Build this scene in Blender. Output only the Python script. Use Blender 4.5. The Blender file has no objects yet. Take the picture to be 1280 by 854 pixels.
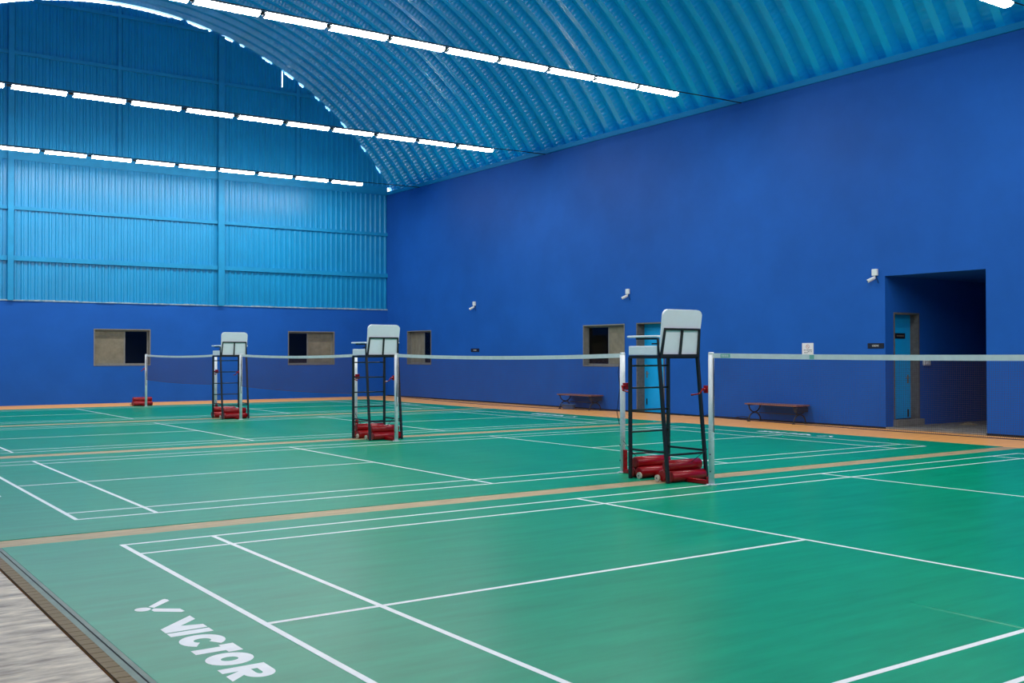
import bpy, bmesh, math, random
from mathutils import Vector, Matrix
random.seed(7)
R = math.radians
scene = bpy.context.scene
col = scene.collection

# ------------------------------------------------------------------ camera
# world: +X along the courts' length (towards the blue side wall), +Y along the nets
# (towards the corrugated gable), Z up, metres.
CAM = Vector((-2.2614, -8.7566, 1.5345)); YAW, PITCH, ROLL = 0.9594, 0.0124, -0.0013
cam_data = bpy.data.cameras.new('camera'); cam = bpy.data.objects.new('camera', cam_data)
col.objects.link(cam); scene.camera = cam
F = Vector((math.cos(YAW) * math.cos(PITCH), math.sin(YAW) * math.cos(PITCH), math.sin(PITCH)))
Rt = Vector((math.sin(YAW), -math.cos(YAW), 0)); Up = Rt.cross(F)
Rt, Up = math.cos(ROLL) * Rt + math.sin(ROLL) * Up, -math.sin(ROLL) * Rt + math.cos(ROLL) * Up
m = Matrix.Identity(4)
for i in range(3):
    m[i][0], m[i][1], m[i][2], m[i][3] = Rt[i], Up[i], -F[i], CAM[i]
cam.matrix_world = m
cam_data.sensor_width = 36.0; cam_data.lens = 1307.5 / 1280 * 36.0
cam_data.clip_start = 0.05; cam_data.clip_end = 300

# ------------------------------------------------------------------ world, exposure
world = bpy.data.worlds.new('sky'); scene.world = world; world.use_nodes = True
bg = world.node_tree.nodes['Background']
bg.inputs[0].default_value = (0.72, 0.86, 1.0, 1); bg.inputs[1].default_value = 5.0
vs = scene.view_settings
vs.view_transform = 'Standard'; vs.look = 'None'; vs.gamma = 1.0; vs.use_curve_mapping = False
vs.exposure = 0.0
scene.cycles.use_denoising = True
scene.cycles.max_bounces = 10; scene.cycles.diffuse_bounces = 6
LAMP_STRENGTH = 64.0

# ------------------------------------------------------------------ materials
def mat(name, color, rough=0.5, spec=0.5, metal=0.0, var=0.0, vscale=(1, 1, 1), nscale=3.0, color2=None,
        bump=0.0, bscale=40.0, bvec=(1, 1, 1), rvar=0.0, emit=None, coat=0.0, coat_rough=0.1, detail=4.0):
    mt = bpy.data.materials.new(name); mt.use_nodes = True
    nt = mt.node_tree; b = nt.nodes['Principled BSDF']
    b.inputs['Base Color'].default_value = (*color, 1); b.inputs['Roughness'].default_value = rough
    b.inputs['Specular IOR Level'].default_value = spec; b.inputs['Metallic'].default_value = metal
    b.inputs['Coat Weight'].default_value = coat; b.inputs['Coat Roughness'].default_value = coat_rough
    if emit:
        b.inputs['Emission Color'].default_value = (*emit[0], 1); b.inputs['Emission Strength'].default_value = emit[1]
    def noise(scale, vec):
        tc = nt.nodes.new('ShaderNodeTexCoord'); mp = nt.nodes.new('ShaderNodeMapping')
        mp.inputs['Scale'].default_value = vec; nt.links.new(tc.outputs['Object'], mp.inputs['Vector'])
        nz = nt.nodes.new('ShaderNodeTexNoise'); nz.inputs['Scale'].default_value = scale
        nz.inputs['Detail'].default_value = detail; nz.inputs['Roughness'].default_value = 0.6
        nt.links.new(mp.outputs['Vector'], nz.inputs['Vector']); return nz
    if var > 0 or color2:
        nz = noise(nscale, vscale); rp = nt.nodes.new('ShaderNodeValToRGB')
        c2 = color2 or tuple(c * (1 - var) for c in color); c1 = color if color2 else tuple(min(1, c * (1 + var)) for c in color)
        rp.color_ramp.elements[0].color = (*c2, 1); rp.color_ramp.elements[1].color = (*c1, 1)
        rp.color_ramp.elements[0].position = 0.32; rp.color_ramp.elements[1].position = 0.68
        nt.links.new(nz.outputs['Fac'], rp.inputs['Fac']); nt.links.new(rp.outputs['Color'], b.inputs['Base Color'])
        if rvar > 0:
            mr = nt.nodes.new('ShaderNodeMapRange'); mr.inputs[1].default_value = 0.3; mr.inputs[2].default_value = 0.7
            mr.inputs[3].default_value = rough - rvar; mr.inputs[4].default_value = rough + rvar
            nt.links.new(nz.outputs['Fac'], mr.inputs[0]); nt.links.new(mr.outputs[0], b.inputs['Roughness'])
    if bump > 0:
        bz = noise(bscale, bvec); bp = nt.nodes.new('ShaderNodeBump'); bp.inputs['Strength'].default_value = bump
        bp.inputs['Distance'].default_value = 0.01
        nt.links.new(bz.outputs['Fac'], bp.inputs['Height']); nt.links.new(bp.outputs['Normal'], b.inputs['Normal'])
    return mt

M = {}
M['wall'] = mat('blue wall paint', (0.011, 0.106, 0.45), 0.55, 0.15, var=0.07, nscale=0.9, bump=0.05, bscale=60)
M['mat'] = mat('green court vinyl', (0.001, 0.272, 0.140), 0.30, 0.090, var=0.14, vscale=(0.5, 3.0, 1), nscale=2.2, detail=9)
M['line'] = mat('white court paint', (0.78, 0.80, 0.79), 0.4, 0.4, var=0.05, nscale=8)
M['wood'] = mat('orange timber floor', (0.88, 0.40, 0.11), 0.45, 0.2, var=0.12, vscale=(0.6, 6, 1), nscale=2.0)
M['tan'] = mat('tan board strip', (0.40, 0.30, 0.16), 0.5, 0.2, var=0.22, vscale=(1.2, 8, 1), nscale=2.5)
M['plank'] = mat('brown plank', (0.17, 0.115, 0.045), 0.5, 0.1, var=0.35, vscale=(1, 8, 1), nscale=5)
M['tape_grey'] = mat('grey edging tape', (0.12, 0.19, 0.15), 0.4, 0.12, var=0.15, nscale=5)
M['walk'] = mat('walkway boards with painted sheen', (0.80, 0.69, 0.53), 0.42, 0.08, color2=(0.20, 0.155, 0.115), vscale=(1.5, 5.0, 1), nscale=2.2, bump=0.35, bscale=3.0, bvec=(0.5, 3, 1), rvar=0.08, detail=6)  # pale and dark streaks put the reflected light into the board colour
M['black'] = mat('black gap and painted shadow', (0.012, 0.012, 0.012), 0.7, 0.2)
M['sheet'] = mat('sky blue sheet metal', (0.006, 0.275, 0.56), 0.33, 0.4, var=0.06, nscale=1.2)
M['girt'] = mat('sky blue painted steel', (0.008, 0.27, 0.54), 0.45, 0.3, var=0.08, nscale=3)
M['roof'] = mat('teal blue roof sheet', (0.002, 0.46, 0.87), 0.22, 0.7, var=0.07, nscale=1.5)
M['eave'] = mat('blue eave channel', (0.005, 0.25, 0.56), 0.5, 0.2)
M['flash'] = mat('grey mortar flashing', (0.42, 0.50, 0.55), 0.8, 0.2, color2=(0.10, 0.28, 0.42), nscale=6, bump=0.5, bscale=25)
M['frame'] = mat('grey stone lining', (0.13, 0.125, 0.115), 0.5, 0.4, var=0.2, nscale=12)
M['alu'] = mat('grey aluminium frame', (0.20, 0.20, 0.185), 0.45, 0.4, var=0.1, nscale=10)
M['film'] = mat('beige window film', (0.26, 0.23, 0.165), 0.5, 0.3, color2=(0.17, 0.155, 0.11), nscale=3.5)
M['curtain'] = mat('dull curtain', (0.21, 0.20, 0.155), 0.8, 0.1, var=0.2, vscale=(1, 1, 0.5), nscale=5)
M['dark'] = mat('unlit room plaster', (0.14, 0.14, 0.16), 0.9, 0.1)
M['door'] = mat('bright blue door', (0.002, 0.40, 0.86), 0.42, 0.4, var=0.04, nscale=2)
M['concrete'] = mat('grey concrete', (0.22, 0.21, 0.18), 0.75, 0.3, var=0.25, nscale=3, bump=0.2, bscale=20)
M['white'] = mat('white plastic', (0.80, 0.81, 0.80), 0.4, 0.5)
M['post'] = mat('white painted steel', (0.74, 0.77, 0.78), 0.35, 0.5, var=0.05, nscale=10)
M['pad'] = mat('off white board', (0.90, 0.92, 0.94), 0.45, 0.4, var=0.03, nscale=6)
M['steel'] = mat('black painted steel', (0.012, 0.013, 0.014), 0.38, 0.5)
M['red'] = mat('red enamel', (0.34, 0.004, 0.008), 0.25, 0.4, var=0.1, nscale=6)
M['wheel'] = mat('cream nylon', (0.62, 0.55, 0.42), 0.5, 0.4)
M['net'] = mat('maroon net twine', (0.10, 0.055, 0.075), 0.8, 0.2)
M['tape'] = mat('white net tape', (0.76, 0.78, 0.76), 0.7, 0.2, var=0.06, nscale=9)
M['teal'] = mat('teal print', (0.22, 0.50, 0.43), 0.6, 0.2)
M['cord'] = mat('dark cord', (0.02, 0.025, 0.03), 0.7, 0.2)
M['bench'] = mat('reddish brown bench slat', (0.26, 0.105, 0.075), 0.4, 0.5, var=0.2, vscale=(6, 0.6, 1), nscale=4)
M['iron'] = mat('black cast iron', (0.016, 0.016, 0.018), 0.45, 0.5)
M['blueplastic'] = mat('blue plastic tub', (0.05, 0.13, 0.33), 0.45, 0.4)
M['rag'] = mat('tan cloth', (0.33, 0.26, 0.15), 0.9, 0.1, var=0.3, nscale=9)
M['signblack'] = mat('black sign board', (0.008, 0.009, 0.02), 0.4, 0.4)
M['paper'] = mat('white notice paper', (0.80, 0.79, 0.80), 0.6, 0.2)
M['print_red'] = mat('red print', (0.45, 0.12, 0.12), 0.6, 0.2)
M['print_black'] = mat('black print', (0.04, 0.04, 0.04), 0.6, 0.2)
M['lamp'] = mat('lit lamp diffuser', (0.8, 0.8, 0.8), 0.5, 0.2, emit=((1.0, 0.955, 0.90), LAMP_STRENGTH))
M['housing'] = mat('grey lamp housing', (0.30, 0.31, 0.32), 0.5, 0.4)
M['lens'] = mat('dark glass lens', (0.01, 0.01, 0.012), 0.1, 0.6)
g = bpy.data.materials.new('clear window glass'); g.use_nodes = True; nt = g.node_tree; nt.nodes.clear()
o_ = nt.nodes.new('ShaderNodeOutputMaterial'); mx = nt.nodes.new('ShaderNodeMixShader'); tr = nt.nodes.new('ShaderNodeBsdfTransparent')
gl = nt.nodes.new('ShaderNodeBsdfGlossy'); gl.inputs['Roughness'].default_value = 0.04
tr.inputs[0].default_value = (0.6, 0.63, 0.66, 1); fr = nt.nodes.new('ShaderNodeFresnel'); fr.inputs[0].default_value = 1.35
nt.links.new(fr.outputs[0], mx.inputs[0]); nt.links.new(tr.outputs[0], mx.inputs[1]); nt.links.new(gl.outputs[0], mx.inputs[2])
nt.links.new(mx.outputs[0], o_.inputs[0]); M['glass'] = g

# ------------------------------------------------------------------ helpers
class MB:
    """collects shapes; build() links them as one mesh object"""
    def __init__(s): s.v = []; s.f = []; s.sm = []
    def add(s, vs_, fs_, smooth=False):
        o = len(s.v); s.v += [tuple(p) for p in vs_]; s.f += [tuple(i + o for i in f) for f in fs_]; s.sm += [smooth] * len(fs_); return s
    def box(s, x0, x1, y0, y1, z0, z1, b=0.0):
        if b <= 0:
            vs_ = [(x, y, z) for z in (z0, z1) for y in (y0, y1) for x in (x0, x1)]
            return s.add(vs_, [(0, 2, 3, 1), (4, 5, 7, 6), (0, 1, 5, 4), (2, 6, 7, 3), (0, 4, 6, 2), (1, 3, 7, 5)])
        bm = bmesh.new(); bmesh.ops.create_cube(bm, size=1)
        for q in bm.verts: q.co = Vector(((x0 + x1) / 2 + q.co.x * (x1 - x0), (y0 + y1) / 2 + q.co.y * (y1 - y0), (z0 + z1) / 2 + q.co.z * (z1 - z0)))
        bmesh.ops.bevel(bm, geom=bm.edges[:], offset=b, segments=2, profile=0.6, affect='EDGES')
        bm.verts.index_update(); s.add([q.co for q in bm.verts], [[q.index for q in f.verts] for f in bm.faces]); bm.free(); return s
    def quad(s, a, b, c, d): return s.add([a, b, c, d], [(0, 1, 2, 3)])
    def poly(s, pts): return s.add(pts, [tuple(range(len(pts)))])
    def prism(s, pts, dvec):
        n = len(pts); d = Vector(dvec); P = [Vector(p) for p in pts]
        return s.add(P + [p + d for p in P], [tuple(range(n))[::-1], tuple(range(n, 2 * n))] + [(i, (i + 1) % n, n + (i + 1) % n, n + i) for i in range(n)])
    def tube(s, path, r, n=8, square=False, cap=True, closed=False):
        P = [Vector(p) for p in path]; k = len(P); rs = r if isinstance(r, (list, tuple)) else [r] * k
        vs_, fs_ = [], []; ref = None
        for i, p in enumerate(P):
            if closed: t = (P[(i + 1) % k] - P[i - 1])
            else: t = (P[min(i + 1, k - 1)] - P[max(i - 1, 0)])
            t.normalize()
            if ref is None: ref = Vector((0, 0, 1)) if abs(t.z) < 0.9 else Vector((1, 0, 0))
            a = (ref - t * ref.dot(t)).normalized(); b = t.cross(a); ref = a
            nn = 4 if square else n
            for j in range(nn):
                an = 2 * math.pi * (j + (0.5 if square else 0)) / nn; rr = rs[i] * (1.414 if square else 1)
                vs_.append(p + a * rr * math.cos(an) + b * rr * math.sin(an))
        nn = 4 if square else n
        for i in range(k if closed else k - 1):
            for j in range(nn):
                i2 = (i + 1) % k
                fs_.append((i * nn + j, i * nn + (j + 1) % nn, i2 * nn + (j + 1) % nn, i2 * nn + j))
        s.add(vs_, fs_, not square)
        if cap and not closed:
            o = len(s.v) - len(vs_)
            s.f += [tuple(o + j for j in range(nn))[::-1], tuple(o + (k - 1) * nn + j for j in range(nn))]; s.sm += [False, False]
        return s
    def mesh(s, name):
        me = bpy.data.meshes.new(name); me.from_pydata(s.v, [], s.f); me.polygons.foreach_set('use_smooth', s.sm); me.update(); return me
    def build(s, name, mt, parent=None, loc=None):
        return link(name, s.mesh(name), mt, parent, loc)

def link(name, me, mt=None, parent=None, loc=None):
    o = bpy.data.objects.new(name, me); col.objects.link(o)
    if mt is not None and not me.materials: me.materials.append(M[mt])
    if parent: o.parent = parent
    if loc: o.location = loc
    return o
def tag(o, label, cat, group=None):
    o['label'] = label; o['category'] = cat
    if group: o['group'] = group
    return o
def struct(o, label=None):
    o['kind'] = 'structure'
    if label: o['label'] = label
    return o
def thing(name, label, cat, loc=(0, 0, 0), rz=0, group=None):
    o = bpy.data.objects.new(name, None); col.objects.link(o); o.location = loc; o.rotation_euler = (0, 0, rz)
    o.empty_display_size = 0.1
    return tag(o, label, cat, group)
def copy_tree(o, parent=None):
    c = o.copy(); col.objects.link(c); c.parent = parent
    for ch in list(o.children): copy_tree(ch, c)
    return c

# ------------------------------------------------------------------ hall dimensions
UW, VW = 16.4, 26.0           # inner faces of the side wall and of the gable wall
UL, VN = -4.4, -17.0          # opposite side wall and the wall behind the camera
AC, AZ, AR = 6.84, 1.142, 11.75   # arch centre and radius
def arch(u, r=AR): return AZ + math.sqrt(max(0.01, r * r - (u - AC) ** 2))
EAVE = 7.50; METAL = 3.20

def holed(name, mp, a0, a1, z0, z1, holes, th, mt):
    """wall slab with rectangular holes; mp(a, z, d) -> world, d = depth behind the inner face"""
    A = sorted({a0, a1, *[h[0] for h in holes], *[h[1] for h in holes]}); Z = sorted({z0, z1, *[h[2] for h in holes], *[h[3] for h in holes]})
    def solid(i, j):
        if i < 0 or j < 0 or i >= len(A) - 1 or j >= len(Z) - 1: return False
        ca, cz = (A[i] + A[i + 1]) / 2, (Z[j] + Z[j + 1]) / 2
        return not any(h[0] < ca < h[1] and h[2] < cz < h[3] for h in holes)
    b = MB()
    for i in range(len(A) - 1):
        for j in range(len(Z) - 1):
            if not solid(i, j): continue
            x0, x1, y0, y1 = A[i], A[i + 1], Z[j], Z[j + 1]
            for d in (0, th): b.quad(mp(x0, y0, d), mp(x1, y0, d), mp(x1, y1, d), mp(x0, y1, d))
            for (di, dj, p, q) in ((-1, 0, (x0, y0), (x0, y1)), (1, 0, (x1, y0), (x1, y1)), (0, -1, (x0, y0), (x1, y0)), (0, 1, (x0, y1), (x1, y1))):
                if not solid(i + di, j + dj): b.quad(mp(*p, 0), mp(*q, 0), mp(*q, th), mp(*p, th))
    return struct(b.build(name, mt))
mR = lambda a, z, d: (UW + d, a, z)          # side wall
mF = lambda a, z, d: (a, VW + d, z)          # gable wall
mC = lambda a, z, d: (a, 4.47 + d, z)        # corridor side wall
def slab(b, mp, a0, a1, z0, z1, d0, d1):
    p, q = Vector(mp(a0, z0, d0)), Vector(mp(a1, z1, d1))
    b.box(min(p.x, q.x), max(p.x, q.x), min(p.y, q.y), max(p.y, q.y), min(p.z, q.z), max(p.z, q.z)); return b

# ------------------------------------------------------------------ floor
floor = struct(MB().box(-0.945, UW + 0.29, VN, VW + 0.25, -0.15, -0.007).build('floor', 'wood'), 'orange timber floor showing as strips around and between the green mats')
walk = struct(MB().box(UL - 0.2, -0.955, VN, VW + 0.2, -0.17, -0.010).build('floor_walkway', 'walk'), 'pale glossy boards with painted reflection streaks of the walkway beside the courts')
struct(MB().box(-0.955, -0.945, VN, VW, -0.17, -0.06).build('trim_1', 'black'), 'dark gap between walkway and raised court floor')
pl_me = MB().box(0, 0.072, 0.002, 0.098, -0.007, 0.0, 0.0015).mesh('plank')
for k in range(64):
    link('plank', pl_me, 'plank', floor, (-0.945, -5.6 + k * 0.1, 0.0005 * random.random()))

for i_, (y0, y1) in enumerate(((0.42, 0.77), (8.29, 8.72), (15.86, 16.32))):
    struct(MB().box(-0.872, 14.34, y0 + 0.004, y1 - 0.004, -0.0072, -0.0045).build(f'trim_{4 + i_}', 'tan'), 'tan board strip in the gap between two court mats')

# ------------------------------------------------------------------ court mats with lines and lettering
G = [0.0 - 6.1, 1.552, 9.194, 16.914]      # near doubles sideline of each court
MATS = [(-6.75, 0.42), (0.77, 8.29), (8.72, 15.86), (16.32, 23.55)]
LAB = ['green court mat lying directly in front of the open corridor recess',
       'green court mat under the second net, between the first and middle umpire chairs',
       'green court mat spread between the tan strips on both sides of the middle net',
       'green court mat running along the foot of the corrugated gable wall']
def letters(mp):
    """white block lettering and shuttle emblem; local x reads along the text, y is up"""
    b = MB()
    P = lambda pts: b.poly([mp(x, y) for x, y in pts])
    P([(.010, .236), (.107, .236), (.215, .118), (.244, .236), (.320, .236), (.328, 0), (.232, 0)])                      # V
    P([(.342, .236), (.424, .236), (.424, 0), (.346, 0)])                                                               # I
    def ring(cx, cy, ax, ay, bx, by, t0, t1, n=28):
        for i in range(n):
            p, q = R(t0 + (t1 - t0) * i / n), R(t0 + (t1 - t0) * (i + 1) / n)
            P([(cx + ax * math.cos(p), cy + ay * math.sin(p)), (cx + ax * math.cos(q), cy + ay * math.sin(q)), (cx + bx * math.cos(q), cy + by * math.sin(q)), (cx + bx * math.cos(p), cy + by * math.sin(p))])
    ring(.585, .118, .125, .120, .042, .046, 33, 327)                                                                    # C
    P([(.722, .236), (.876, .236), (.876, .158), (.838, .158), (.838, 0), (.755, 0), (.755, .158), (.722, .158)])         # T
    ring(1.0, .118, .112, .120, .036, .044, 0, 360)                                                                      # O
    P([(1.155, 0), (1.228, 0), (1.228, .236), (1.155, .236)])                                                            # R
    ring(1.29, .158, .088, .078, .030, .016, -90, 90, 14); P([(1.228, .236), (1.29, .236), (1.29, .174), (1.228, .174)]); P([(1.228, .142), (1.29, .142), (1.29, .08), (1.228, .08)])
    P([(1.228, .08), (1.30, .08), (1.368, 0), (1.278, 0)])
    e = lambda t: (-.297 + .049 * math.cos(t), .050 + .047 * math.sin(t))
    P([e(2 * math.pi * i / 18) for i in range(18)])                                                                      # emblem: cork
    P([(-.345, .098), (-.488, .222), (-.495, .240), (-.470, .252), (-.432, .250), (-.300, .118)])
    P([(-.285, .112), (-.190, .242), (-.115, .246), (-.104, .222), (-.205, .092), (-.250, .088)])
    return b
for k in range(4):
    va, vb = MATS[k]; g0 = G[k]; u0, u1 = -0.80, 14.33
    mo = MB().box(u0, u1, va, vb, -0.0068, 0.0, 0.002).build('court_mat', 'mat'); tag(mo, LAB[k], 'court mat', 'green court mats')
    ln = []
    W = 0.04; L = 13.4
    for y in (0, 0.46, 5.60, 6.06): ln.append((0, L, g0 + y, g0 + y + W))
    for x in (0, 0.74, 4.68, 8.68, 12.62, 13.36): ln.append((x, x + W, g0, g0 + 6.1))
    for x0, x1 in ((W, 4.68), (8.72, 13.36)): ln.append((x0, x1, g0 + 3.03, g0 + 3.07))
    for i, (x0, x1, y0, y1) in enumerate(ln):
        z = 0.0006 if i < 4 else (0.0009 if i < 10 else 0.0012)
        MB().box(x0, x1, y0, y1, -0.001, z).build('court_line', 'line', mo)
    gs = g0 + 6.1
    letters(lambda x, y: (-0.507 + y, gs - 2.60 - x, 0.0008)).build('lettering', 'line', mo)
    letters(lambda x, y: (13.4 + 0.507 - y, g0 + 2.60 + x, 0.0008)).build('lettering', 'line', mo)
    # taped edge next to the walkway
    tb = MB().box(-0.872, -0.838, va, vb, -0.0066, -0.0012).box(-0.829, u0 - 0.001, va, vb, -0.0066, -0.0006).build('edge_tape', 'tape_grey', mo)
    MB().box(-0.838, -0.829, va, vb, -0.0066, -0.004).build('edge_gap', 'black', mo)
    if k == 0:   # raised wrinkle in the vinyl
        b = MB(); n = 24
        prof = [(-.03, 0), (-.018, .35), (0, 1), (.018, .35), (.03, 0)]; vv, ff = [], []
        for i in range(n + 1):
            t = i / n; hgt = 0.005 * math.sin(math.pi * t) ** 0.6
            for px, h in prof: vv.append((3.46 + px, -4.85 - 1.0 * t, h * hgt))
        for i in range(n):
            for j in range(4): ff.append((i * 5 + j, i * 5 + j + 1, i * 5 + j + 6, i * 5 + j + 5))
        b.add(vv, ff, True); b.build('wrinkle', 'mat', mo)

# ------------------------------------------------------------------ walls
W3 = (22.78, 24.48, 1.18, 2.39); W4 = (12.57, 14.35, 1.20, 2.36); D1 = (11.03, 12.10, -0.007, 2.37); OP = (2.27, 4.47, -0.15, 3.14)
W1 = (5.91, 7.68, 1.19, 2.37); W2 = (12.45, 14.24, 1.17, 2.37); D2 = (16.68, 17.57, 0.17, 2.40)
wall_right = holed('wall_right', mR, VN, VW + 0.25, -0.15, EAVE, [W3, W4, D1, OP], 0.25, 'wall')
wall_far = holed('wall_far', mF, UL, UW, -0.15, METAL, [W1, W2], 0.25, 'wall')
struct(MB().box(UL - 0.25, UL, VN, VW + 0.25, -0.15, 4.5).build('wall_left', 'wall'))
nb = MB(); us = [UL + (UW - UL) * i / 40 for i in range(41)]
nb.prism([(UL, VN, -0.15), (UW, VN, -0.15)] + [(u, VN, arch(u) + 0.25) for u in reversed(us)], (0, -0.25, 0))
struct(nb.build('wall_near', 'wall'))
struct(MB().box(UW - 0.012, UW, VN, OP[0], -0.007, 0.035).box(UW - 0.012, UW, OP[1], VW, -0.007, 0.03).build('wall_foot_shadow', 'black'))  # not a board: black strip painting the shadow along the wall-floor joint
# eave channel along the side wall
tr_e = struct(MB().box(UW - 0.05, UW + 0.60, VN - 0.2, VW + 0.15, EAVE, EAVE + 0.13).box(UW + 0.45, UW + 0.60, VN - 0.2, VW + 0.15, EAVE + 0.13, EAVE + 0.6).build('trim_2', 'eave'), 'bright blue eave channel on top of the side wall')

# gable cladding: ribbed sheets between the steel posts
def ribbed(a0, a1, zb, zt, pitch=0.2, y0=VW + 0.06, dep=0.028):
    """zb, zt: functions of u. ribs stand proud to the hall side"""
    b = MB(); n = max(1, round((a1 - a0) / pitch)); p = (a1 - a0) / n
    prof = [(0, 0), (.10, 0), (.125, 1), (.175, 1), (.2, 0)]
    for i in range(n):
        us_ = [(a0 + i * p + x / .2 * p, y0 - dep * h) for x, h in prof]
        for (ua, ya), (ub, yb) in zip(us_, us_[1:]):
            b.quad((ua, ya, zb(ua)), (ub, yb, zb(ub)), (ub, yb, zt(ub, i, n)), (ua, ya, zt(ua, i, n)))
    return b
c_ = lambda z: (lambda u: z)
bays = [(UL, 3.485), (3.485, 10.015), (10.015, UW)]
for a0, a1 in bays:
    ribbed(a0, a1, c_(METAL), lambda u, i, n: EAVE + 0.02).build('cladding_sheet', 'sheet', wall_far)
ubays = [(UL, 3.485), (3.485, 6.67), (6.67, 10.015), (10.015, 12.23), (12.26, 12.80), (12.80, UW + 0.1)]
rg = random.Random(3)
gaps = {}
def upper_top(u, i, n):
    key = round(u / 0.2)
    if key not in gaps:
        if u < 8.3: gaps[key] = 0.085
        elif u < 9.9: gaps[key] = rg.choice([0.075, 0.05, 0.0, 0.06])
        else: gaps[key] = rg.choice([0.055, 0.065, -0.05, 0.045, -0.05, -0.05, -0.05])
    return arch(u) - gaps[key]
for a0, a1 in ubays:
    ribbed(a0, a1, c_(EAVE + 0.30), upper_top, 0.2).build('cladding_sheet', 'sheet', wall_far)
# closing strip beside the daylight slit
b = MB(); b.box(12.20, 12.29, VW + 0.025, VW + 0.07, EAVE + 0.3, 10.98); b.box(12.20, 12.29, VW + 0.025, VW + 0.07, 11.62, 11.9); b.build('cover_strip', 'girt', wall_far)
MB().box(UL, UW, VW + 0.0, VW + 0.05, EAVE, EAVE + 0.32).build('eave_band', 'girt', wall_far)
for z, t in ((4.49, 0.15), (6.03, 0.11), (10.78, 0.11), (12.47, 0.11)):
    for a0, a1 in ((UL, 3.40), (3.57, 9.91), (10.12, UW)):
        h = math.sqrt(max(0, AR ** 2 - (z + 0.1 - AZ) ** 2)) if z > EAVE else 99
        x0, x1 = max(a0, AC - h), min(a1, AC + h)
        if x1 - x0 > 0.3: MB().box(x0, x1, VW - 0.03, VW + 0.03, z - t / 2, z + t / 2).build('girt', 'girt', wall_far)
for a0, a1 in ((3.40, 3.57), (9.91, 10.12)):
    b = MB().box(a0, a1, VW - 0.09, VW - 0.07, METAL, arch(a0) - 0.1).box(a0, a1, VW + 0.03, VW + 0.05, METAL, arch(a0) - 0.1)
    b.box((a0 + a1) / 2 - .008, (a0 + a1) / 2 + .008, VW - 0.07, VW + 0.03, METAL, arch(a0) - 0.1); b.build('steel_column', 'girt', wall_far)
for a0, a1 in ((6.62, 6.72), (12.74, 12.86)):
    MB().box(a0, a1, VW - 0.05, VW + 0.05, EAVE + 0.3, arch(a1) - 0.1).build('steel_column', 'girt', wall_far)
b = MB(); u = UL; rr = random.Random(5)
while u < UW - 0.01:
    w = min(rr.uniform(0.15, 0.5), UW - u); b.box(u, u + w, VW - 0.015 - rr.random() * 0.02, VW + 0.1, METAL - 0.012, METAL + 0.015 + rr.random() * 0.025); u += w
b.build('mortar_ledge', 'flash', wall_far)

# ------------------------------------------------------------------ arched roof of folded panels
ceiling = bpy.data.objects.new('ceiling', None); col.objects.link(ceiling); struct(ceiling, 'arched teal blue roof of deep folded metal panels')
PW = 0.6
def roof_panel_mesh():
    t0 = math.asin((EAVE + 0.06 - AZ) / AR); t1 = math.pi - math.asin((4.42 - AZ) / AR)
    segs = [((0, 0), (.17, 0), 0.0, 2), ((.17, 0), (.26, .21), 1.0, 2), ((.26, .21), (.51, .21), 0.5, 2), ((.51, .21), (.60, 0), 1.0, 2)]
    nrip = 230; N = nrip * 4; b = MB()
    for (p, q, amp, k) in segs:
        vv, ff = [], []
        for i in range(N + 1):
            th = t0 + (t1 - t0) * i / N
            for j in range(k + 1):
                f = j / k; y = p[0] + (q[0] - p[0]) * f; r = p[1] + (q[1] - p[1]) * f
                env = math.sin(math.pi * f) if k > 1 else 0
                ph = 2 * math.pi * i / 4 + 1.3 * math.sin(i * 0.071)
                r += 0.014 * amp * env * math.sin(ph)
                y += 0.016 * amp * env * math.sin(ph) * (1 if q[1] != p[1] else 0)
                vv.append((AC + (AR + r) * math.cos(th), -y, AZ + (AR + r) * math.sin(th)))
        for i in range(N):
            for j in range(k): ff.append((i * (k + 1) + j, i * (k + 1) + j + 1, (i + 1) * (k + 1) + j + 1, (i + 1) * (k + 1) + j))
        b.add(vv, ff, True)
    return b.mesh('roof_panel')
rp_me = roof_panel_mesh()
for k in range(72):
    link('roof_panel', rp_me, 'roof', ceiling, (0, VW + 0.13 - k * PW, 0))

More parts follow.
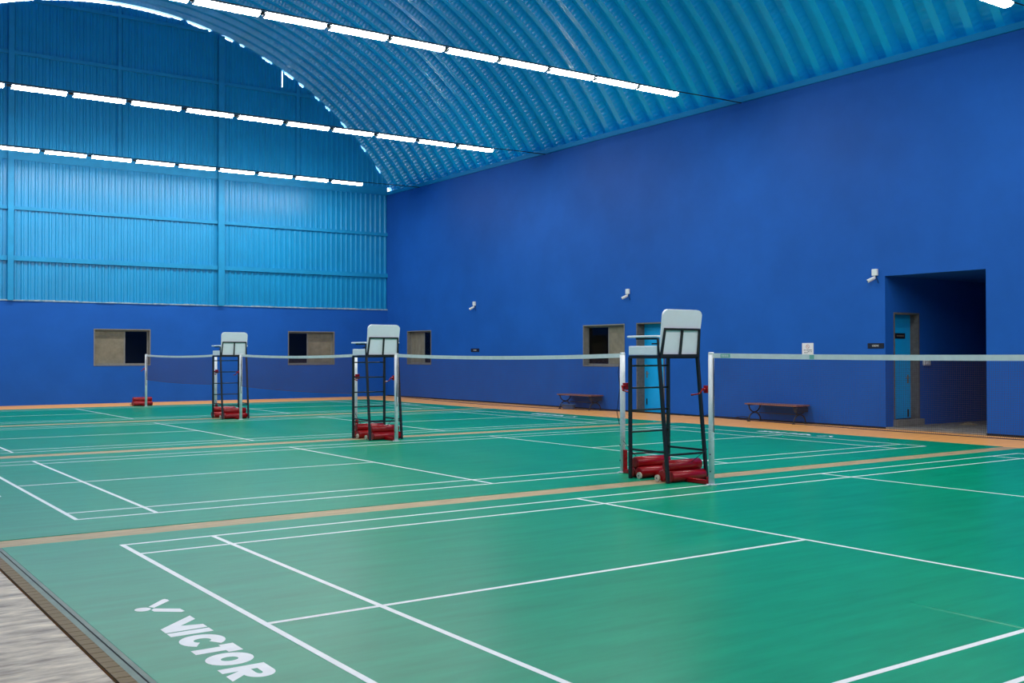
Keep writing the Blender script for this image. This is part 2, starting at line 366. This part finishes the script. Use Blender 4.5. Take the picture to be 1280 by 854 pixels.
# ------------------------------------------------------------------ windows, doors, corridor
def window(n, mp, rect, film_lo, split, label, filmmat='film'):
    """sliding window set back in a lined opening; film_lo: filmed sash at the low end of a"""
    a0, a1, z0, z1 = rect; t = 0.03
    w = bpy.data.objects.new(f'window_{n}', None); col.objects.link(w); w.location = mp((a0 + a1) / 2, z0, 0); struct(w, label)
    off = Vector(w.location)
    mm = lambda a, z, d: tuple(Vector(mp(a, z, d)) - off)
    b = MB()
    for r in ((a0, a1, z0, z0 + t), (a0, a1, z1 - t, z1), (a0, a0 + t, z0 + t, z1 - t), (a1 - t, a1, z0 + t, z1 - t)): slab(b, mm, *r, -0.012, 0.16)
    b.build('lining', 'alu', w)
    i0, i1, j0, j1 = a0 + t, a1 - t, z0 + t, z1 - t
    for lo, (s0, s1), d in ((True, (i0, split + .02), 0.115), (False, (split - .02, i1), 0.145)):
        filmed = (lo == film_lo); f = 0.045; b = MB()
        for r in ((s0, s1, j0, j0 + f), (s0, s1, j1 - f, j1), (s0, s0 + f, j0 + f, j1 - f), (s1 - f, s1, j0 + f, j1 - f)): slab(b, mm, *r, d, d + 0.025)
        sash = b.build('sash', 'alu', w)
        slab(MB(), mm, s0 + f, s1 - f, j0 + f, j1 - f, d + 0.010, d + 0.015).build('pane', filmmat if filmed else 'glass', sash)
        if filmed:
            c = MB(); slab(c, mm, s0 + f, s1 - f, j1 - f - 0.16, j1 - f, d + 0.004, d + 0.009); c.build('blind_head', 'curtain', sash)
    # unlit room behind
    b = MB(); D = 1.6; e = 0.4
    P = [mm(a0 - e, z0 - e, .26), mm(a1 + e, z0 - e, .26), mm(a1 + e, z1 + e, .26), mm(a0 - e, z1 + e, .26)]; Q = [mm(a0 - e, z0 - e, D), mm(a1 + e, z0 - e, D), mm(a1 + e, z1 + e, D), mm(a0 - e, z1 + e, D)]
    b.add(P + Q, [(4, 5, 6, 7), (0, 1, 5, 4), (1, 2, 6, 5), (2, 3, 7, 6), (3, 0, 4, 7)]); b.build('room_behind', 'dark', w)
window(1, mF, W1, True, 6.89, 'grey framed sliding window in the gable wall by the last net post')
window(2, mF, W2, False, 13.24, 'grey framed sliding window in the gable wall by the corner, dark half open')
window(3, mR, W3, False, 23.45, 'narrow looking sliding window in the side wall beside the hall corner', 'curtain')
window(4, mR, W4, True, 13.37, 'sliding window with brown blind beside the blue wall door')

def door(n, mp, rect, depth, label, hinge_hi, step=None):
    a0, a1, z0, z1 = rect; t = 0.035
    w = bpy.data.objects.new(f'door_{n}', None); col.objects.link(w); w.location = mp((a0 + a1) / 2, z0, 0); struct(w, label)
    off = Vector(w.location); mm = lambda a, z, d: tuple(Vector(mp(a, z, d)) - off)
    b = MB()
    for r in ((a0, a1, z1 - t, z1), (a0, a0 + t, z0, z1 - t), (a1 - t, a1, z0, z1 - t)): slab(b, mm, *r, -0.010, depth + 0.04)
    b.build('door_lining', 'frame', w)
    leaf = slab(MB(), mm, a0 + t, a1 - t, z0, z1 - t, depth, depth + 0.035).build('door_leaf', 'door', w)
    ha = a1 - t - 0.10 if hinge_hi else a0 + t + 0.10
    b = MB(); slab(b, mm, ha - .02, ha + .02, 1.0 - 0.09, 1.0 + 0.09, depth - 0.008, depth); p0 = Vector(mm(ha, 1.03, depth - 0.045)); p1 = Vector(mm(ha + (-.11 if hinge_hi else .11), 1.03, depth - 0.045))
    b.tube([Vector(mm(ha, 1.03, depth)), p0, p1], 0.010, 8); b.build('handle', 'alu', leaf)
    b = MB(); slab(b, mm, ha - .012, ha + .012, 0.20, 0.36, depth - 0.02, depth); b.build('bolt', 'steel', leaf)
    return w, leaf, mm
door(1, mR, D1, 0.25, 'bright blue door set deep in the side wall beside the blind window', True)
w2, leaf2, mm2 = door(2, mC, D2, 0.19, 'blue door in the corridor side wall with a small black sign', True)
# wall behind the blue wall door leaf stays closed by the leaf itself
holed('wall_corridor_far', mC, UW + 0.25, 24.0, -0.15, 3.4, [D2], 0.24, 'wall')
struct(MB().box(UW + 0.25, 24.0, OP[0] - 0.2, OP[0], -0.15, 3.4).build('wall_corridor_near', 'wall'))
struct(MB().box(24.0, 24.2, OP[0] - 0.2, 4.71, -0.15, 3.4).build('wall_corridor_end', 'wall'))
struct(MB().box(UW + 0.25, 24.2, OP[0] - 0.2, 4.71, 3.14, 3.4).build('ceiling_corridor', 'wall'))
struct(MB().box(UW, 24.0, OP[0], OP[1], -0.1, 0.03, ).build('floor_corridor', 'concrete'), 'dusty grey concrete floor of the corridor recess')
struct(MB().box(D2[0] - 0.02, D2[1] + 0.02, 4.36, 4.66, 0.03, 0.17, 0.004).build('trim_3', 'concrete'), 'grey concrete door step in the corridor')

# ------------------------------------------------------------------ lamp rows
LROWS = [(0.77, 14.64, 1.25, 'over the strip by the corridor'), (8.36, 14.29, 1.225, 'level with the blue wall door'),
         (16.10, 14.55, 1.275, 'before the gable row'), (23.56, 14.20, 1.285, 'along the corrugated gable'),
         (-6.9, 14.5, 1.25, 'above the walkway lettering'), (-14.4, 14.5, 1.25, 'along the plain end wall')]
ORD = 'first second third fourth fifth sixth seventh eighth ninth tenth eleventh twelfth thirteenth'.split()
LZ = 7.40
def lamp_meshes():
    n = 12; r = 0.11; L = 1.12; vv, ff = [], []
    for x in (0, L):
        for j in range(n + 1):
            a = R(180) + R(180) * j / n; vv.append((x, r * math.cos(a), r * 0.55 * math.sin(a)))
    for j in range(n): ff.append((j, j + 1, n + 2 + j, n + 1 + j))
    caps = [tuple(range(n + 1))[::-1], tuple(range(n + 1, 2 * n + 2))]
    d = MB().add(vv, ff).mesh('diffuser'); e = [MB().poly([vv[i] for i in c]).mesh('end_cap') for c in caps]
    h = MB().box(-0.005, L + 0.005, -0.112, 0.112, 0.001, 0.020).box(0.0, L, -0.03, 0.03, 0.020, 0.05).mesh('housing')
    c = MB().box(-0.10, -0.004, -0.022, 0.022, -0.02, 0.035).mesh('joint')
    return d, h, c, e
dme, hme, cme, eme = lamp_meshes()
for v, ue, pitch, where in LROWS:
    for k in range(12):
        t = thing('tube_light', f'{ORD[k]} tube light from the blue wall, lamp row {where}', 'light', (ue - pitch * (k + 1) + 0.05, v, LZ), 0, f'tube lights {where}')
        hz = link('housing', hme, 'housing', t); link('diffuser', dme, 'lamp', t); link('joint', cme, 'steel', t); [link('end_cap', q_, 'white', t) for q_ in eme]
    cb = MB(); P = []
    for i in range(9):
        f = i / 8; P.append((UW - 0.02 - (UW - ue) * f, v, 7.49 - 0.026 * f + 0.02 * (f - f * f)))
    P.append((ue - 12 * pitch - 0.2, v, 7.464)); cb.tube(P, 0.012, 6)
    tag(cb.build('lamp_cable', 'cord'), f'thin dark cable carrying the lamp row {where}', 'cable')

# ------------------------------------------------------------------ net posts, nets
POSTS = [(-0.044, 1, 'net post beside the first umpire chair, its weights towards the blue door'),
         (1.531, -1, 'net post behind the first umpire chair, holding the second net'),
         (7.60, 1, 'net post beside the middle umpire chair, ending the second net'),
         (9.194, -1, 'net post behind the middle umpire chair, holding the third net'),
         (15.21, 1, 'net post beside the umpire chair close to the gable windows'),
         (16.95, -1, 'net post behind the umpire chair close to the gable windows'),
         (23.009, 1, 'net post standing alone by the gable wall window'),
         (-6.15, -1, 'net post at the walkway end of the first net')]
PU = 6.70
def make_post(sg):
    t = thing('net_post', 'x', 'net post')
    b = MB(); b.tube([(0, 0, 0.0), (0, 0, 1.545)], 0.034, 16); b.box(-.045, .045, -.045, .045, 0, 0.012, .003); b.build('upright', 'post', t)
    MB().tube([(0, 0, 1.535), (0, 0, 1.556)], [0.037, 0.030], 16).build('cap', 'post', t)
    s = sg
    b = MB(); b.box(-.03, .03, min(s * .036, s * .72), max(s * .036, s * .72), 0.004, 0.05, .004); b.box(-.028, .028, min(s * .035, s * .062), max(s * .035, s * .062), 0.03, 0.30 if s < 0 else 0.09, .003); b.build('base_bar', 'red', t)
    r = 0.07; c1, c2 = .44, .58
    for (y, z) in ((c1, r), (c2, r), ((c1 + c2) / 2, r + r * 1.73)):
        y *= s; x0, x1 = -0.25, 0.31
        w = MB().tube([(x0, y, z), (x0 + .012, y, z), (x1 - .012, y, z), (x1, y, z)], [r - .012, r, r, r - .012], 20).build('weight', 'red', t)
    for x, y in ((-0.275, s * (c2 + 0.045)), (0.335, s * (c2 + 0.045))):
        MB().tube([(x - .012, y, 0.04), (x + .012, y, 0.04)], 0.04, 16).build('wheel', 'wheel', t)
    MB().tube([(-0.295, s * (c2 + .045), 0.04), (0.355, s * (c2 + .045), 0.04)], 0.007, 6).build('axle', 'steel', t)
    wz = 1.12
    b = MB(); b.box(-.03, .035, min(s * .034, s * .10), max(s * .034, s * .10), wz - .045, wz + .045, .006); b.tube([(0.0, s * .07, wz), (-.07, s * .07, wz)], 0.016, 10); wn = b.build('winch', 'red', t)
    MB().tube([(-.07, s * .07, wz), (-.085, s * .10, wz - .05), (-.085, s * .19, wz - .065), (-.085, s * .24, wz - .07)], [.009, .009, .009, .013], 8).build('crank', 'red', wn)
    MB().tube([(-.04, s * .30, .24), (-.03, s * .04, .42)], 0.004, 5).build('stay', 'steel', t)
    MB().tube([(0, -s * .036, 1.50), (-.02, -s * .06, 1.3), (-.005, -s * .045, 1.1), (-.035, -s * .07, .78), (-.01, -s * .05, .62)], 0.005, 5).build('cord', 'cord', t)
    for z in (.16, .36): MB().tube([(-.033, -s * .014, z), (-.0375, -s * .014, z)], .008, 8).build('screw', 'steel', t)
    return t
protos = {1: None, -1: None}
for v, sg, lab in POSTS:
    if protos[sg] is None: o = protos[sg] = make_post(sg)
    else: o = copy_tree(protos[sg])
    o.location = (PU, v, 0.0015); o['label'] = 'white steel ' + lab; o['group'] = 'white net posts with red weights'

NETS = [(-6.15, -0.044, 'first net, stretched in front of the corridor recess'), (1.531, 7.60, 'second net, between the first and middle umpire chairs'),
        (9.194, 15.21, 'third net, behind the middle umpire chair'), (16.95, 23.009, 'last net, in front of the gable wall windows')]
for k, (a, b_, lab) in enumerate(NETS):
    t = thing('badminton_net', 'white taped badminton net, the ' + lab, 'net', (PU, (a + b_) / 2, 0), 0, 'badminton nets')
    h = (b_ - a) / 2 - 0.036; sag = 0.035 if k else 0.02
    top = lambda y: 1.546 - sag * (1 - (y / h) ** 2)
    n = 32; ys = [-h + 2 * h * i / n for i in range(n + 1)]
    tp = MB(); vv = []; ff = []
    for y in ys:
        z = top(y)
        for dx, dz in ((-.006, 0), (.006, 0), (.006, -.055), (-.006, -.055)): vv.append((dx, y, z + dz))
    for i in range(n):
        for j in range(4): ff.append((i * 4 + j, i * 4 + (j + 1) % 4, i * 4 + 4 + (j + 1) % 4, i * 4 + 4 + j))
    tp.add(vv, ff); tape = tp.build('top_tape', 'tape', t)
    if k == 0:
        for y0, w in ((h - 0.12, 0.15), (h - 1.40, .06)):
            MB().box(-.0075, -.0062, y0 - w, y0, top(y0) - .050, top(y0) - .006).build('printed_patch', 'teal', tape)
        pm_ = MB()
        for i in range(5):
            y0 = h - 0.14 - i * 0.022; pm_.box(-.0082, -.0076, y0 - .014, y0, top(y0) - .04, top(y0) - .016)
        pm_.build('patch_print', 'tape', tape)
    ms = MB(); r = 0.0008; s = 0.02; ny = int(2 * h / s); nz = 35
    for i in range(ny + 1):
        y = -h + 2 * h * i / ny; z1 = top(y) - .05; z0 = z1 - 0.70
        ms.add([(-r, y - r, z0), (r, y - r, z0), (r, y + r, z0), (-r, y + r, z0), (-r, y - r, z1), (r, y - r, z1), (r, y + r, z1), (-r, y + r, z1)], [(0, 1, 5, 4), (1, 2, 6, 5), (2, 3, 7, 6), (3, 0, 4, 7)])
    for j in range(1, nz):
        vv, ff = [], []
        for i in range(9):
            y = -h + 2 * h * i / 8; z = top(y) - .05 - j * s
            vv += [(-r, y, z - r), (r, y, z - r), (r, y, z + r), (-r, y, z + r)]
        for i in range(8):
            for q in range(4): ff.append((i * 4 + q, i * 4 + (q + 1) % 4, i * 4 + 4 + (q + 1) % 4, i * 4 + 4 + q))
        ms.add(vv, ff)
    mo = ms.build('net_mesh', 'net', t); mo['kind'] = 'stuff'
    MB().tube([(0, y, top(y) - .75) for y in ys], 0.004, 6).build('bottom_cord', 'net', t)
    for y in (-h, h): MB().tube([(0, y, top(y) - .05), (0, y, top(y) - .75)], 0.004, 6).build('side_cord', 'net', t)

# ------------------------------------------------------------------ umpire chairs
def make_chair():
    t = thing('umpire_chair', 'x', 'umpire chair'); w = 0.32; q = 0.018
    fy, ry, rb = 0.27, -0.25, -0.40; sz = 1.50
    for sx in (-1, 1):
        MB().tube([(sx * w, fy, 0), (sx * w, fy, sz)], q, square=True).build('leg', 'steel', t)
    for sx in (-1, 1):
        MB().tube([(sx * w, rb, 0), (sx * w, ry, sz)], q, square=True).build('leg', 'steel', t)
    for z in (.30, .57, .84, 1.115, 1.39):
        MB().tube([(-w, fy, z), (w, fy, z)], .011, 8).build('rung', 'steel', t)
    ryz = lambda z: rb + (ry - rb) * z / sz
    for sx in (-1, 1): MB().tube([(sx * w, fy, .36), (sx * w, ryz(.36), .36)], .012, square=True).build('stretcher', 'steel', t)
    MB().tube([(-w, ryz(.33), .33), (w, ryz(.33), .33)], .012, square=True).build('stretcher', 'steel', t)
    b = MB()
    for a, c in (((-w, fy), (w, fy)), ((-w, ry), (w, ry)), ((-w, fy), (-w, ry)), ((w, fy), (w, ry))): b.tube([(*a, sz), (*c, sz)], q, square=True)
    b.build('seat_frame', 'steel', t)
    MB().box(-w - .005, w + .005, ry + .03, fy + .025, sz + .02, sz + .135, .012).build('seat', 'pad', t)
    # backrest board, leaning back, with rounded top corners
    hw, H, rc = 0.322, 0.565, 0.075; pts = [(-hw + .01, 0), (hw - .01, 0)]
    for i in range(9): a = R(90 * i / 8); pts.append((hw - rc + rc * math.cos(a), H - rc + rc * math.sin(a)))
    for i in range(9): a = R(90 + 90 * i / 8); pts.append((-hw + rc + rc * math.cos(a), H - rc + rc * math.sin(a)))
    la = R(8); org = Vector((0, ry - .01, sz + .01)); up = Vector((0, -math.sin(la), math.cos(la))); nn = Vector((0, -math.cos(la), -math.sin(la)))
    MB().prism([org + Vector((x, 0, 0)) + up * z for x, z in pts], -nn * 0.028).build('backrest', 'pad', t)
    at = lambda x, z: org + Vector((x, 0, 0)) + up * z + nn * 0.014
    b = MB(); b.tube([at(-w + .01, -.02), at(-w + .035, .33), at(w - .035, .33), at(w - .01, -.02)], .014, square=True); b.tube([at(-w, .01), at(w, .01)], .016, square=True); b.tube([at(0, 0), at(0, .33)], .012, square=True)
    b.build('back_frame', 'steel', t)
    for sx in (-1, 1):
        b = MB(); b.tube([(sx * w, ry, sz), (sx * w, ry + .02, sz + .22), (sx * w, fy - .12, sz + .225)], .013, square=True); b.tube([(sx * w, ry + .01, sz + .16), (sx * w, ry + .12, sz + .16)], .009, square=True)
        ar = b.build('armrest', 'steel', t)
        MB().box(sx * w - .035, sx * w + .035, ry - .0, fy + .02, sz + .238, sz + .262, .008).build('arm_pad', 'pad', ar)
    return t
CH = [(6.70, 0.75, 'black steel umpire chair with white board, between the first and second nets'),
      (6.70, 8.38, 'black steel umpire chair with white board, between the second and third nets'),
      (6.70, 15.95, 'black steel umpire chair with white board, between the third and last nets')]
for i, (u, v, lab) in enumerate(CH):
    o = ch0 = make_chair() if i == 0 else copy_tree(ch0)
    o.location = (u, v, 0.0015); o['label'] = lab; o['group'] = 'tall umpire chairs between the nets'

# ------------------------------------------------------------------ benches by the side wall
def bench(v0, v1, lab):
    t = thing('bench', lab, 'bench', (16.12, (v0 + v1) / 2, -0.007), 0, 'slatted benches along the side wall'); h = (v1 - v0) / 2; ft = 0.42
    for i in range(5):
        x = -0.20 + i * 0.092; MB().box(x, x + .082, -h, h, ft - .032, ft, .005).build('slat', 'bench', t)
    for s in (-1, 1):
        y = s * (h - 0.10); b = MB()
        # two curved bars meeting in the middle, like an X with bowed arms
        lo, hi = [], []
        for i in range(13):
            a = R(180 * i / 12); lo.append((0.03 + .20 * math.cos(a), y, 0.015 + .19 * math.sin(a))); hi.append((0.03 + .19 * math.cos(a), y, ft - .036 - .17 * math.sin(a)))
        b.tube(lo, .016, 8); b.tube(hi, .016, 8); b.box(-.195, .255, y - .02, y + .02, ft - .048, ft - .032)
        b.box(-.20, -.14, y - .025, y + .025, 0, .02); b.box(.20, .26, y - .025, y + .025, 0, .02)
        b.build('leg_frame', 'iron', t)
    MB().tube([(0.03, -h + .1, .205), (0.03, h - .1, .205)], .010, 8).build('tie_rod', 'iron', t)
    MB().box(-.16, .22, -h + .02, -h + .10, ft - .16, ft - .05, .01).build('end_bracket', 'iron', t)
    return t
bench(6.38, 7.88, 'slatted bench with curved iron legs, under the white paper notice')
bench(13.43, 14.96, 'slatted bench with curved iron legs and a blue tub beneath, under the window')
t = thing('plastic_tub', 'low blue plastic tub lying under the bench by the window', 'tub', (16.02, 14.55, -0.007))
b = MB(); n = 24; prof = [(0, 0.004), (.19, 0.004), (.21, .03), (.235, .12), (.25, .125), (.245, .132), (.225, .128), (.20, .03), (.0, .018)]
vv, ff = [], []
for (r_, z) in prof:
    for i in range(n): a = 2 * math.pi * i / n; vv.append((r_ * math.cos(a) * .62, r_ * math.sin(a) * 1.15, z))
for j in range(len(prof) - 1):
    for i in range(n): ff.append((j * n + i, j * n + (i + 1) % n, (j + 1) * n + (i + 1) % n, (j + 1) * n + i))
b.add(vv, ff, True); b.build('tub_shell', 'blueplastic', t)
b = MB(); b.tube([(.62 * .245 * math.cos(2 * math.pi * i / 20), 1.15 * .245 * math.sin(2 * math.pi * i / 20), .132) for i in range(20)], .008, 6, closed=True); b.build('rim', 'blueplastic', t)

# ------------------------------------------------------------------ wall fittings
def cctv(v, z, lab):
    t = thing('security_camera', lab, 'camera', (UW, v, z), 0, 'white security cameras on the side wall')
    MB().box(-.055, 0, -.065, .065, 0, .14, .012).build('junction_box', 'white', t)
    br = MB().tube([(-.03, 0, .005), (-.03, 0, -.03), (-.06, .015, -.05)], .014, 10).build('bracket', 'white', t)
    d = Vector((-.62, .55, -.42)).normalized(); p = Vector((-.05, .0, -.045))
    MB().tube([p - d * .02, p, p + d * .15, p + d * .155], [.022, .034, .038, .034], 16).build('camera_body', 'white', t)
    MB().tube([p + d * .150, p + d * .158], [.026, .024], 14).build('lens', 'lens', t)
    MB().tube([(-.02, -.02, .0), (-.012, -.05, -.10), (-.008, -.07, -.16)], .005, 5).build('cable', 'cord', t)
cctv(19.98, 3.13, 'small white security camera on the wall close to the hall corner')
cctv(12.42, 3.15, 'small white security camera on the wall above the blind window')
cctv(4.69, 3.16, 'small white security camera at the upper corner of the corridor recess')

def sign(lab, v0, v1, z0, z1, n, frac):
    t = thing('wall_sign', lab, 'sign', (UW, (v0 + v1) / 2, z0)); hv = (v1 - v0) / 2; h = z1 - z0
    MB().box(-.012, 0, -hv, hv, 0, h, .002).build('sign_board', 'signblack', t)
    b = MB(); tw = 2 * hv * frac; lw = tw / n
    for i in range(n):
        y = tw / 2 - i * lw; x = -.0128
        b.box(x, -.0115, y - lw * .78, y - lw * .60, h * .36, h * .66) if i % 2 else None
        b.box(x, -.0115, y - lw * .78, y, h * .58, h * .66); b.box(x, -.0115, y - lw * .2, y, h * .36, h * .66)
        if i % 2 == 0: b.box(x, -.0115, y - lw * .78, y, h * .36, h * .43)
    b.build('lettering', 'paper', t)
sign('small black name sign on the wall close to the hall corner', 19.72, 20.20, 1.62, 1.73, 4, .4)
sign('black name sign on the wall at the edge of the corridor recess', 4.50, 4.89, 1.65, 1.76, 5, .42)
# sign on the corridor door
t = thing('door_sign', 'little black name sign on the corridor door', 'sign', (17.17, 4.47 + 0.19, 1.86))
MB().box(-.17, .17, -.012, 0, 0, .115, .002).build('sign_board', 'signblack', t)
b = MB()
for i in range(7): b.box(-.125 + i * .036, -.100 + i * .036, -.0128, -.0115, .042, .072)
b.build('lettering', 'film', t)
t = thing('paper_notice', 'white paper notice with a red ring mark, above the bench on the wall', 'notice', (UW, 6.45, 1.46))
MB().box(-.006, 0, -.155, .155, 0, .32, .001).build('sheet', 'paper', t)
b = MB(); b.tube([(-.007, .0 + .042 * math.cos(2 * math.pi * i / 24), .24 + .042 * math.sin(2 * math.pi * i / 24)) for i in range(24)], .004, 5, closed=True); b.tube([(-.007, .03, .27), (-.007, -.03, .21)], .004, 5); b.build('ring_mark', 'print_red', t)
b = MB()
for z, ys in ((.155, ((.11, .06), (.04, -.115))), (.12, ((-.0, -.05), (-.08, -.11))), (.10, ((.10, .045), (.03, .0)))):
    for y1, y0 in ys: b.box(-.0075, -.0058, y0, y1, z, z + .013)
b.build('print', 'print_black', t)
t = thing('switch_box', 'small white switch box on the corridor wall beside the door', 'switch', (17.80, 4.47, 1.29))
MB().box(-.11, .11, -.05, 0, 0, .13, .012).build('box', 'white', t); MB().box(-.03, .03, -.056, -.049, .04, .09, .002).build('rocker', 'pad', t)
# crumpled cloth and dust on the corridor floor
b = MB(); n = 14; rr = random.Random(11); vv, ff = [], []
for i in range(n):
    for j in range(7):
        a = 2 * math.pi * i / n; r_ = j / 6 * (0.16 + .06 * math.sin(3 * a)); vv.append((r_ * math.cos(a) * 1.5, r_ * math.sin(a) * .9, max(0.002, .07 * (1 - (j / 6) ** 1.5) * (0.6 + .4 * rr.random()))))
for i in range(n):
    for j in range(6): ff.append((i * 7 + j, ((i + 1) % n) * 7 + j, ((i + 1) % n) * 7 + j + 1, i * 7 + j + 1))
b.add(vv, ff, True); tag(b.build('rag', 'rag', None, (18.4, 3.85, 0.03)), 'crumpled tan rag on the corridor floor', 'rag')
# loose cable along the foot of the wall
P = []
for i in range(40):
    f = i / 39; P.append((UW - .05 - .02 * math.sin(i * 1.7), 8.0 + 4.0 * f * .7, 0.004 + .06 * max(0, math.sin(i * .35)) * (i < 22)))
tag(MB().tube(P, .009, 6).build('floor_cable', 'cord'), 'loose black cable running along the wall foot next to the bench', 'cable')
P = [(UL + 1 + i * .9, VW - .05 - .01 * (i % 2), .006 + .03 * (i % 3 == 1)) for i in range(8)]
tag(MB().tube(P, .015, 6).build('white_conduit', 'post'), 'pale conduit lying along the foot of the gable wall', 'conduit')
